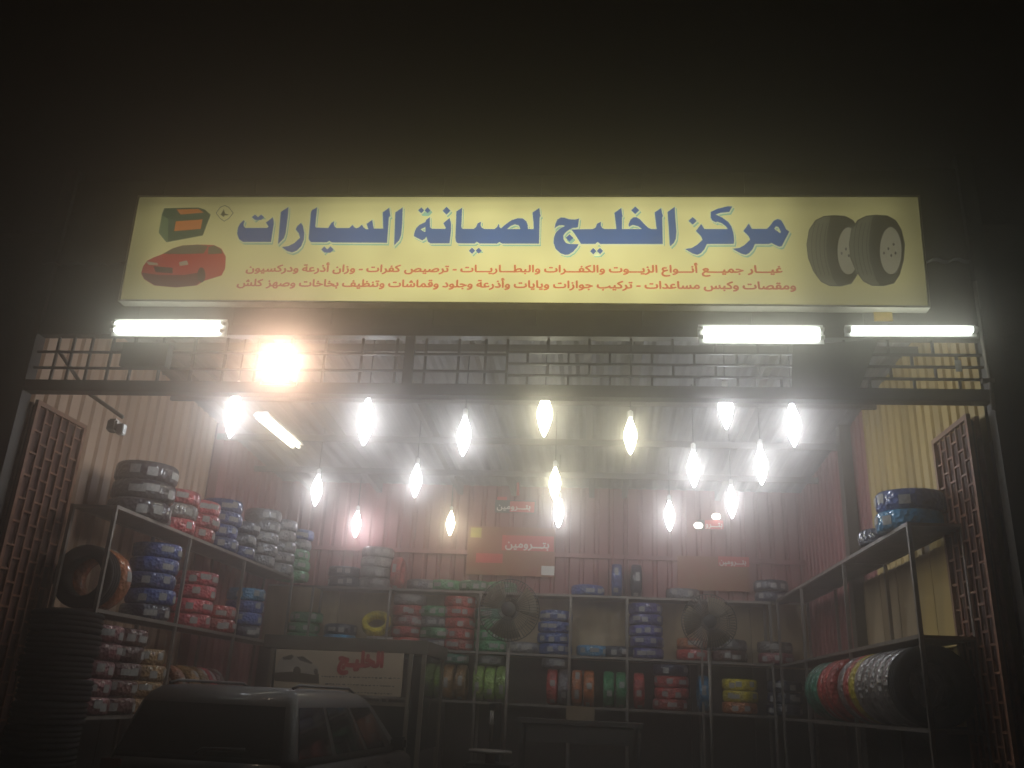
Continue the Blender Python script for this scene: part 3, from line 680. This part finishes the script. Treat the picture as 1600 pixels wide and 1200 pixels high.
text('printed_word', 'غيـــار جميـــع أنـــواع الزيـــوت والكفـــرات والبطـــاريـــات - ترصيص كفرات - وزان أذرعة ودركسيون', sgn(384, 424.5), sgn(1223, 426.5), .085, S_red, sb, .035)
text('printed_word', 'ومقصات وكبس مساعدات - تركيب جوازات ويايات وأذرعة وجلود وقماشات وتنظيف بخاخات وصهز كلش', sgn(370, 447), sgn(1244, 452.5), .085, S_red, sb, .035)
def Z8(pts): return [(200+x/8, 310+y/8) for x, y in pts]
# printed battery
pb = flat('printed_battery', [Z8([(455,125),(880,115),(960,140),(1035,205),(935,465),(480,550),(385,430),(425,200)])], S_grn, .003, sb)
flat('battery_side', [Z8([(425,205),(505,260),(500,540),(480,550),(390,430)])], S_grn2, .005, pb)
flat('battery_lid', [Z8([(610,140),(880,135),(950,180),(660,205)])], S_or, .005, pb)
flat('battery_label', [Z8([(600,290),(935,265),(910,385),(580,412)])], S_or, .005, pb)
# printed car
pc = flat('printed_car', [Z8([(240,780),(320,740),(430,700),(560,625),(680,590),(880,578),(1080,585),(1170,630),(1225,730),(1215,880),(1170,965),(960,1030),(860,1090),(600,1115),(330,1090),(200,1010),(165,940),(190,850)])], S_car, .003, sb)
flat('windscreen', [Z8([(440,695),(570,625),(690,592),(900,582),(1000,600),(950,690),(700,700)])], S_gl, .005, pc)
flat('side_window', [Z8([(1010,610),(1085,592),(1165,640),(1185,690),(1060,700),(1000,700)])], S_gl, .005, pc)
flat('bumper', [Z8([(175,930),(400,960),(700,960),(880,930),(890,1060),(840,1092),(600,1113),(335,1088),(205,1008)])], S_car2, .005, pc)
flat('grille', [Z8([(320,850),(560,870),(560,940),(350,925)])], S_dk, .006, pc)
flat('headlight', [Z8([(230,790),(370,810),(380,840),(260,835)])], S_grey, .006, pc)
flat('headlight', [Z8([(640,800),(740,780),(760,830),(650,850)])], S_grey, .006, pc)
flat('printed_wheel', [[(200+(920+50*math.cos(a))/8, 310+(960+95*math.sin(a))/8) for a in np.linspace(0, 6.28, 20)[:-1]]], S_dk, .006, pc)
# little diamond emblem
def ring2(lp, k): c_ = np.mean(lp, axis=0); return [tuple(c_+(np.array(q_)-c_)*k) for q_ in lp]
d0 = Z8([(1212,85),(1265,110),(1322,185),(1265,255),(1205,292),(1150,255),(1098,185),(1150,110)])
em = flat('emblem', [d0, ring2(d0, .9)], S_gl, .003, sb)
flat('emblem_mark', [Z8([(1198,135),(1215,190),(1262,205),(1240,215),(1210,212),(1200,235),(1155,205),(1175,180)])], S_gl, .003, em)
# printed tyres with alloy wheels
def T6(pts): return [(1230+x/6.667, 310+y/6.667) for x, y in pts]
def ell(cx_, cy_, rx_, ry_, n=28): return [(cx_+rx_*math.cos(a), cy_+ry_*math.sin(a)) for a in np.linspace(0, 2*math.pi, n+1)[:-1]]
for dx, lay in ((0, 0), (440, .006)):
    o_ = [(380,185),(480,175),(600,182),(690,230),(750,330),(785,480),(775,640),(730,800),(670,890),(560,918),(440,915),(350,870),(270,760),(215,620),(200,480),(225,330),(290,230)]
    if dx: o_ = [(x*1.0, y) for x, y in o_]
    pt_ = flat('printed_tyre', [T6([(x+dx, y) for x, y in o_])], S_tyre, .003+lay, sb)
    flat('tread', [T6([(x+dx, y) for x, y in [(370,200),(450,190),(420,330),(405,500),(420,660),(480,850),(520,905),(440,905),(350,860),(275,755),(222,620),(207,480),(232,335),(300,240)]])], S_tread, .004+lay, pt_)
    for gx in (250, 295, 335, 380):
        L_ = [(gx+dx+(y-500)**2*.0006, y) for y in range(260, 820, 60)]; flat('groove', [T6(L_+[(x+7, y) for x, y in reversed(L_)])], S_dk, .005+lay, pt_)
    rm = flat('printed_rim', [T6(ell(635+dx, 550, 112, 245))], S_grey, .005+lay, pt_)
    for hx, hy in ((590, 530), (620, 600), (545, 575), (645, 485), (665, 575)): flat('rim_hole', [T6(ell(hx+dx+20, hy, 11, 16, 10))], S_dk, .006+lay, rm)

# small yellow plate above the single tube
yp = onY(1380, 493, 8.355); tag(box('yellow_plate', (yp.x-.09, 8.35, yp.z-.06), (yp.x+.09, 8.368, yp.z+.06), mat('yellow_plate_paint', (.6, .4, .04), .5)), 'small yellow plate on the fascia above the single tube', 'plate')

# ------------------------------------------------------------------ posters and lamp boxes on the back wall
YP = YB-.13
def board(name, px0, py0, px1, py1, mt, label, cat, th=.03):
    a_, b_ = onY(px0, py0, YP), onY(px1, py1, YP)
    t = thing(name, label, cat, ((a_.x+b_.x)/2, YP, (a_.z+b_.z)/2)); box('panel', (a_.x, YP, min(a_.z, b_.z)), (b_.x, YP+th, max(a_.z, b_.z)), mt, t); return t
P_br = mat('poster_brown', (.24, .12, .05), .5, var=.5, scale=3, dirt=(.30, .07, .03)); P_red = mat('poster_red', (.60, .06, .05), .45, var=.1); P_dkg = mat('poster_dark', (.05, .07, .06), .5); P_wh = mat('print_white', (.8, .78, .72), .5, var=.02); P_yl = mat('poster_yellow', (.5, .4, .06), .5)
def wall(px, py, d): return onY(px, py, YP-d)
def patch(name, px0, py0, px1, py1, mt, par, d=.004):
    a_, b_ = wall(px0, py0, d), wall(px1, py1, d); return box(name, (a_.x, YP-d, min(a_.z, b_.z)), (b_.x, YP-.0005, max(a_.z, b_.z)), mt, par)
t = board('wall_sign', 774, 781, 836, 802, P_dkg, 'small red and dark sign with white lettering high on back wall', 'sign')
patch('red_panel', 797, 783, 835, 801, P_red, t); patch('red_tab', 777, 776, 792, 781.5, P_red, t)
text('lettering', 'بتـــرومين', wall(776, 795, .004), wall(829, 796, .004), .11, P_wh, t, .03, lift=.004)
rd = thing('red_rod', 'red vertical rod above the small back wall sign', 'rod', wall(809, 760, .02)); tube('rod', [wall(809, 744, .02), wall(809, 774, .02)], .03, P_red, rd)
t = board('poster', 733, 822, 866, 902, P_br, 'large brown and red oil poster behind the left fan', 'poster')
patch('red_band', 785, 836, 865, 862, P_red, t); patch('yellow_patch', 736, 824, 752, 840, P_yl, t); patch('red_block', 744, 864, 785, 880, P_red, t)
text('lettering', 'بتـــرومين', wall(789, 855, .004), wall(858, 857, .004), .15, P_wh, t, .03, lift=.004)
patch('oil_can_print', 846, 884, 866, 899, P_wh, t)
t = board('wall_sign', 1090, 812, 1132, 828, P_dkg, 'small red sign beside a round white lamp, right back wall', 'sign')
patch('red_panel', 1101, 812.5, 1131, 827.5, P_red, t)
text('lettering', 'بتـــرو', wall(1102, 823, .004), wall(1129, 823.6, .004), .11, P_wh, t, .03, lift=.004)
t = board('poster', 1058, 868, 1172, 925, P_br, 'brown and red poster behind the right fan', 'poster')
patch('red_band', 1122, 869, 1171, 886, P_red, t)
text('lettering', 'بتـــرومين', wall(1124, 881, .004), wall(1166, 882, .004), .10, P_wh, t, .03, lift=.004)
for px, py, lb in ((1119, 807, 'small oval white lamp above the right wall sign'), (1091, 821, 'small round white lamp left of the right wall sign')):
    c = onY(px, py, YP-.09); t = thing('wall_lamp', lb, 'lamp', c); lathe('globe', [(0, -.06), (.06, -.045), (.09, 0), (.06, .045), (0, .06)], emit('lit_small', (1, .98, .9), 5), t, 14, c=c)
    box('base', (c.x-.03, c.y+.06, c.z-.03), (c.x+.03, YP-.006 if px < 1100 else YP+.05, c.z+.03), M_white, t)

# ------------------------------------------------------------------ pedestal fans
def fan(px, py, Y, R, label, tilt):
    c = onY(px, py, Y); t = thing('pedestal_fan', label, 'fan', (c.x, c.y+.1, .05), 'tall pedestal fans')
    M_cage = mat('dark_cage_wire', (.055, .05, .04), .5, metal=.4); M_blade = mat('dusty_blade', (.20, .16, .09), .5, var=.3)
    lathe('base', [(0, 0), (.3, 0), (.3, .03), (.06, .07), (0, .07)], M_blackp, t, 24, c=(c.x, c.y+.1, .05))
    tube('pole', [(c.x, c.y+.1, .12), (c.x, c.y+.1, c.z-.02)], .025, M_steel, t, 10)
    lathe('motor', [(0, -.02), (.09, 0), (.11, .1), (.08, .22), (0, .25)], M_blackp, t, 16, 'Y', c=(c.x, c.y+.02, c.z))
    V, Fc = [], []
    def add(pts, r, closed):
        v, f_ = tube_geo(pts, r, 5, closed); o_ = len(V); V.extend(v); Fc.extend([tuple(i+o_ for i in q_) for q_ in f_])
    for dy, sc in ((-.13, .35), (-.12, .7), (0, 1.0), (.07, .7)):
        add([(c.x+R*sc*math.cos(a), c.y+dy, c.z+R*sc*math.sin(a)) for a in np.linspace(0, 2*math.pi, 33)[:-1]], .007 if sc == 1 else .004, True)
    for k in range(56):
        a = 2*math.pi*k/56; ca, sa = math.cos(a), math.sin(a)
        add([(c.x+R*s_*ca, c.y+dy, c.z+R*s_*sa) for s_, dy in ((.1, -.13), (.6, -.125), (.9, -.07), (1, 0), (.75, .07))], .0042, False)
    mk('cage', V, Fc, M_cage, t, smooth=True)
    lathe('badge', [(0, -.145), (.1*R/.42, -.14), (.1*R/.42, -.12)], M_blackp, t, 16, 'Y', c=c)
    for k in range(3):
        a0 = tilt+k*2*math.pi/3; V, Fc = [], []; n = 7
        for s_ in (.16, .5, .92):
            for i in range(n):
                a = a0+(i/(n-1)-.5)*(.8 if s_ > .3 else .6)*(1.5 if s_ > .4 else 1); V.append((c.x+R*s_*math.cos(a), c.y-.05+.09*(i/(n-1)), c.z+R*s_*math.sin(a)))
        V += [(x_, y_+.006, z_) for x_, y_, z_ in V]; o_ = 3*n
        for b_ in range(2):
            for i in range(n-1):
                q_ = (b_*n+i, b_*n+i+1, (b_+1)*n+i+1, (b_+1)*n+i); Fc.append(q_); Fc.append(tuple(j+o_ for j in reversed(q_)))
        per = [i for i in range(n)]+[n-1+n, 3*n-1]+[2*n+i for i in range(n-2, -1, -1)]+[n]
        for i in range(len(per)):
            a_, b_ = per[i], per[(i+1) % len(per)]; Fc.append((a_, b_, b_+o_, a_+o_))
        mk('blade', V, Fc, M_blade, t, smooth=True)
fan(796, 953, 12.6, .43, 'tall dark caged fan in front of the left back poster', .35)
fan(1108, 972, 13.4, .40, 'tall dark caged fan in front of the right back poster', 1.0)

# ------------------------------------------------------------------ glazed kiosk with its sign
K0, K1 = onY(430, 1015, 12.2), onY(637, 1024, 12.2)
kx0, kx1, kz = K0.x-.06, K1.x+.26, (K0.z+K1.z)/2
kk = thing('office_kiosk', 'glazed aluminium office kiosk with a pale sign, right of the parked car', 'kiosk', ((kx0+kx1)/2, 12.9, .05))
ky0, ky1 = 12.2, 13.7
box('roof', (kx0-.12, ky0-.01, kz+.02), (kx1+.02, ky1+.1, kz+.20), mat('kiosk_roof_paint', (.10, .085, .06), .6), kk, bev=.01)
for x_ in (kx0, kx0+.95, kx1-.24, kx1-.06):
    box('post', (x_, ky0, .05), (x_+.055, ky0+.06, kz+.019), M_alu, kk)
for x_ in (kx0, kx1-.06): box('post', (x_, ky1-.06, .05), (x_+.055, ky1, kz+.019), M_alu, kk)
for z_ in (.85, kz-.66): box('rail', (kx0+.056, ky0+.005, z_), (kx0+.949, ky0+.055, z_+.05), M_alu, kk); box('rail', (kx0+1.006, ky0+.005, z_), (kx1-.241, ky0+.055, z_+.05), M_alu, kk)
M_kg = mat('kiosk_glass', (.02, .022, .02), .04, var=.1)
for a_, b_ in ((kx0+.056, kx0+.949), (kx0+1.006, kx1-.241)):
    box('pane', (a_, ky0+.025, .901), (b_, ky0+.033, kz-.661), M_kg, kk); box('panel', (a_, ky0+.015, .06), (b_, ky0+.04, .849), M_alu, kk)
box('pane', (kx1-.184, ky0+.025, .06), (kx1-.061, ky0+.033, kz), M_kg, kk)
box('pane', (kx1-.035, ky0+.061, .9), (kx1-.028, ky1-.061, kz), M_kg, kk); box('pane', (kx0+.028, ky0+.061, .9), (kx0+.035, ky1-.061, kz), M_kg, kk)
P_pale = mat('kiosk_sign_vinyl', (.52, .42, .30), .5, var=.12, scale=2); P_dk = mat('print_dark_brown', (.09, .07, .05), .5); P_car = mat('print_pale_grey', (.45, .40, .33), .5); P_r2 = mat('print_red', (.45, .05, .05), .5)
sgy = 12.17
q0, q1, q2, q3 = onY(432, 1014, sgy), onY(631, 1021, sgy), onY(626, 1089, sgy), onY(427, 1080, sgy)
V = [q0, q1, q2, q3]; ks = mk('kiosk_sign', [v+Vector((0, d_, 0)) for d_ in (0, .025) for v in V], [(0, 1, 2, 3), (7, 6, 5, 4), (0, 4, 5, 1), (1, 5, 6, 2), (2, 6, 7, 3), (3, 7, 4, 0)], P_pale, kk)
def K6(pts): return [(420+x/6.667, 1000+y/6.667) for x, y in pts]
text('lettering', 'الخليـج', onY(527, 1040, sgy), onY(599, 1042, sgy), .19, P_r2, ks, .07)
flat('printed_car', [K6([(70,300),(110,210),(150,170),(290,165),(400,200),(470,250),(520,290),(515,350),(480,360),(230,330),(65,340)])], P_car, .003, ks, Y=sgy)
flat('printed_window', [K6([(145,180),(240,150),(260,170),(230,205),(150,205)])], P_dk, .005, ks, Y=sgy); flat('printed_window', [K6([(290,175),(360,170),(460,240),(440,248),(330,215)])], P_dk, .005, ks, Y=sgy)
flat('printed_wheel', [K6(ell(295, 325, 40, 50, 14))], P_dk, .006, ks, Y=sgy); flat('printed_wheel', [K6(ell(492, 330, 22, 34, 12))], P_dk, .006, ks, Y=sgy)
flat('printed_shadow', [K6([(55,345),(60,310),(240,325),(480,365),(520,350),(525,455),(60,425)])], P_dk, .002, ks, Y=sgy)
rng = random.Random(3)
for row, (y0_, y1_, xa, xb) in enumerate(((372, 395, 550, 1350), (450, 478, 590, 1310), (535, 555, 720, 1270))):   # print too small to read: broken strokes
    lp = []; x_ = xa
    while x_ < xb:
        w_ = rng.uniform(10, 34); yy = y0_+(y1_-y0_)*(x_-xa)/(xb-xa); h_ = rng.uniform(7, 16)
        lp.append([(x_, yy), (x_+w_, yy+1), (x_+w_, yy+h_), (x_, yy+h_-1)]); x_ += w_+rng.uniform(5, 22)
    flat('small_print', [K6(l) for l in lp], P_dk, .003, ks, Y=sgy)

# ------------------------------------------------------------------ parked car
CARY, CARX = 9.85, -3.28
car = thing('parked_car', 'beige estate car parked nose-in at the left of the opening', 'car', (CARX, CARY, .004), rz=-.05)
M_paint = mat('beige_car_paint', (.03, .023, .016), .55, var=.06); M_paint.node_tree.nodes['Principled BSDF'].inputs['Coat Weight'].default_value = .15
M_lamp = mat('red_lens', (.25, .01, .01), .15); M_chr = mat('chrome', (.6, .6, .6), .15, metal=1)
def loft(name, secs, mt, par, cap=True):
    n = len(secs[0]); V = [v for s_ in secs for v in s_]; Fc = []
    for i in range(len(secs)-1):
        for k in range(n): Fc.append((i*n+k, i*n+(k+1) % n, (i+1)*n+(k+1) % n, (i+1)*n+k))
    if cap: Fc.append(tuple(range(n))); Fc.append(tuple((len(secs)-1)*n+k for k in range(n)))
    return mk(name, V, Fc, mt, par, local=True, smooth=True)
secs = []
for y_, hw, z0_, z1_ in ((-2.27, .70, .48, .86), (-2.22, .82, .36, .99), (-1.7, .88, .26, 1.0), (-.5, .89, .22, .99), (.6, .89, .22, .98), (1.2, .885, .22, .97), (1.75, .86, .24, .92), (2.1, .78, .3, .82), (2.24, .62, .4, .66)):
    h_ = [(.9, 0), (1, .2), (1, .6), (.975, .93), (.9, 1)]
    R_ = [(hw*a_, z0_+(z1_-z0_)*b_) for a_, b_ in h_]
    secs.append([(x_, y_, z_) for x_, z_ in R_]+[(-x_, y_, z_) for x_, z_ in reversed(R_)])
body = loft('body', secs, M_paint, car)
lev = [(.97, -2.20, 1.30, .85), (1.03, -2.19, 1.18, .835), (1.44, -2.02, .38, .735), (1.52, -1.95, .20, .70), (1.575, -1.85, .05, .64), (1.60, -1.6, -.15, .50)]
fy = [.035, .05, .30, .335, .60, .635, .90, .965]
def ring(z_, ya, yb, hw):
    out = [(hw, ya+(yb-ya)*f_, z_) for f_ in fy]
    out += [(hw*.86, yb-.004, z_), (-hw*.86, yb-.004, z_)]
    out += [(-hw, ya+(yb-ya)*f_, z_) for f_ in reversed(fy)]
    out += [(-hw*.9, ya+.004, z_), (hw*.9, ya+.004, z_)]
    return out
rings = [ring(*l) for l in lev]
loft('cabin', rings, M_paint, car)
def pane(name, i0, i1, zl, zh, push):
    a_, b_, c_, d_ = Vector(rings[zl][i0]), Vector(rings[zl][i1]), Vector(rings[zh][i1]), Vector(rings[zh][i0])
    n_ = (b_-a_).cross(d_-a_).normalized(); ctr = (a_+b_+c_+d_)/4
    if n_.dot(ctr-Vector((0, -.5, 1.2))) < 0: n_ = -n_
    V = [v+n_*push for v in (a_, b_, c_, d_)]+[v-n_*.01 for v in (a_, b_, c_, d_)]
    return mk(name, V, [(0, 1, 2, 3), (7, 6, 5, 4), (0, 4, 5, 1), (1, 5, 6, 2), (2, 6, 7, 3), (3, 7, 4, 0)], M_glass, car, local=True)
for i0, i1 in ((1, 2), (3, 4), (5, 6)): pane('side_window', i0, i1, 1, 2, .006); pane('side_window', 17-i0, 17-i1, 1, 2, .006)
pane('windscreen', 8, 9, 1, 2, .006); pane('rear_window', 18, 19, 1, 2, .008)
for s_ in (-1, 1):
    tube('roof_rail', [(s_*.60, -1.75, 1.60), (s_*.60, -1.6, 1.625), (s_*.60, -.2, 1.625), (s_*.60, -.02, 1.585)], .014, M_blackp, car, local=True)
    tube('roof_seam', [(s_*.645, -1.8, 1.578), (s_*.645, -.1, 1.578)], .006, M_chr, car, 6, local=True) if False else None
    mk('tail_light', [(s_*x_, y_, z_) for y_ in (-2.25, -2.16) for x_, z_ in ((.60, .72), (.835, .72), (.835, .97), (.66, .97))], [(0, 1, 2, 3), (7, 6, 5, 4), (0, 4, 5, 1), (1, 5, 6, 2), (2, 6, 7, 3), (3, 7, 4, 0)], M_lamp, car, local=True)
    box('headlight', (min(s_*.5, s_*.72), 2.12, .66), (max(s_*.5, s_*.72), 2.235, .78), M_white, car, True, .02)
    mr_ = box('wing_mirror', (min(s_*.88, s_*1.06), .62, 1.0), (max(s_*.88, s_*1.06), .74, 1.14), M_paint, car, True, .03)
    for y_ in (-.35, .55): box('door_handle', (s_*.895-.015, y_-.08, .86), (s_*.895+.015, y_+.08, .885), M_chr, car, True, .006)
    for y_ in (-1.38, 1.35):
        wh = lathe('wheel', [(.13, -.1), (.2, -.11), (.30, -.10), (.325, -.05), (.325, .05), (.30, .1), (.2, .11), (.13, .1)], M_rubber, car, 28, 'X', c=(s_*.79, y_, .325), local=True)
        rmw = lathe('rim', [(0, -.06), (.05, -.085), (.19, -.06), (.205, -.09), (.205, .09), (.19, .06), (.05, .085), (0, .06)], M_chr, None, 20, 'X'); rmw.parent = wh; rmw.location = (0, 0, 0)
box('rear_bumper', (-.80, -2.34, .34), (.80, -2.2, .56), M_blackp, car, True, .04); box('front_bumper', (-.72, 2.14, .3), (.72, 2.3, .48), M_blackp, car, True, .04)
box('number_plate', (-.26, -2.30, .70), (.26, -2.27, .82), M_white, car, True, .004)
tube('rear_wiper', [(0, -2.235, 1.05), (.05, -2.22, 1.09), (.42, -2.2, 1.10)], .012, M_blackp, car, 6, local=True)

# ------------------------------------------------------------------ work area in the dark middle
wb = thing('workbench', 'dark steel workbench with a carton on it, before the back rack', 'workbench', (.0, 13.4, .05))
M_bench = mat('greasy_bench', (.05, .045, .04), .6)
c = onY(907, 1122, 13.4)
box('top', (c.x-.9, 13.1, c.z-.09), (c.x+.9, 13.7, c.z-.03), M_bench, wb)
for sx in (-.85, .8):
    for yy in (13.12, 13.62): box('leg', (c.x+sx, yy, .05), (c.x+sx+.05, yy+.05, c.z-.092), M_bench, wb)
box('drawer', (c.x-.75, 13.14, c.z-.33), (c.x+.75, 13.6, c.z-.094), M_bench, wb)
ct = thing('carton', 'plain beige carton on the dark workbench', 'carton', (c.x, 13.35, c.z-.028))
box('box_body', (c.x-.2, 13.2, c.z-.028), (c.x+.2, 13.5, c.z+.15), mat('cardboard', (.26, .19, .12), .85), ct)
for s_ in (-1, 1): box('flap', (c.x-.2 if s_ < 0 else c.x+.003, 13.2, c.z+.1505), (c.x-.003 if s_ < 0 else c.x+.2, 13.5, c.z+.158), MATS['cardboard'], ct)
tc_ = thing('tyre_changer', 'dark tyre changing machine with upright arm right of the kiosk', 'machine', (-1.35, 11.6, .05))
box('cabinet', (-1.65, 11.3, .05), (-1.05, 11.95, .85), M_blackp, tc_, bev=.03)
lathe('turntable', [(0, 0), (.06, 0), (.06, .1), (.27, .12), (.27, .15), (0, .15)], M_steel, tc_, 24, c=(-1.35, 11.55, .851))
box('column', (-1.42, 11.97, .05), (-1.28, 12.1, 1.55), M_blackp, tc_, bev=.01); box('arm', (-1.39, 11.5, 1.46), (-1.31, 11.968, 1.54), M_blackp, tc_, bev=.01)
tube('head', [(-1.35, 11.52, 1.459), (-1.35, 11.52, 1.1)], .025, M_steel, tc_)

# ------------------------------------------------------------------ hazy night air
hz = box('haze', (-33, -31, -1), (31, 33, HC+5.9), MATS['cord']); hz['kind'] = 'stuff'
hm = bpy.data.materials.new('haze_air'); hm.use_nodes = True; nt = hm.node_tree; nt.nodes.clear()
out = nt.nodes.new('ShaderNodeOutputMaterial'); pv = nt.nodes.new('ShaderNodeVolumePrincipled')
pv.inputs['Color'].default_value = (.98, .92, .85, 1); pv.inputs['Density'].default_value = HAZE_D; pv.inputs['Anisotropy'].default_value = HAZE_G
nt.links.new(pv.outputs[0], out.inputs['Volume']); hz.data.materials.clear(); hz.data.materials.append(hm)
print('TYRES', NT[0], 'OBJ', len(bpy.data.objects))
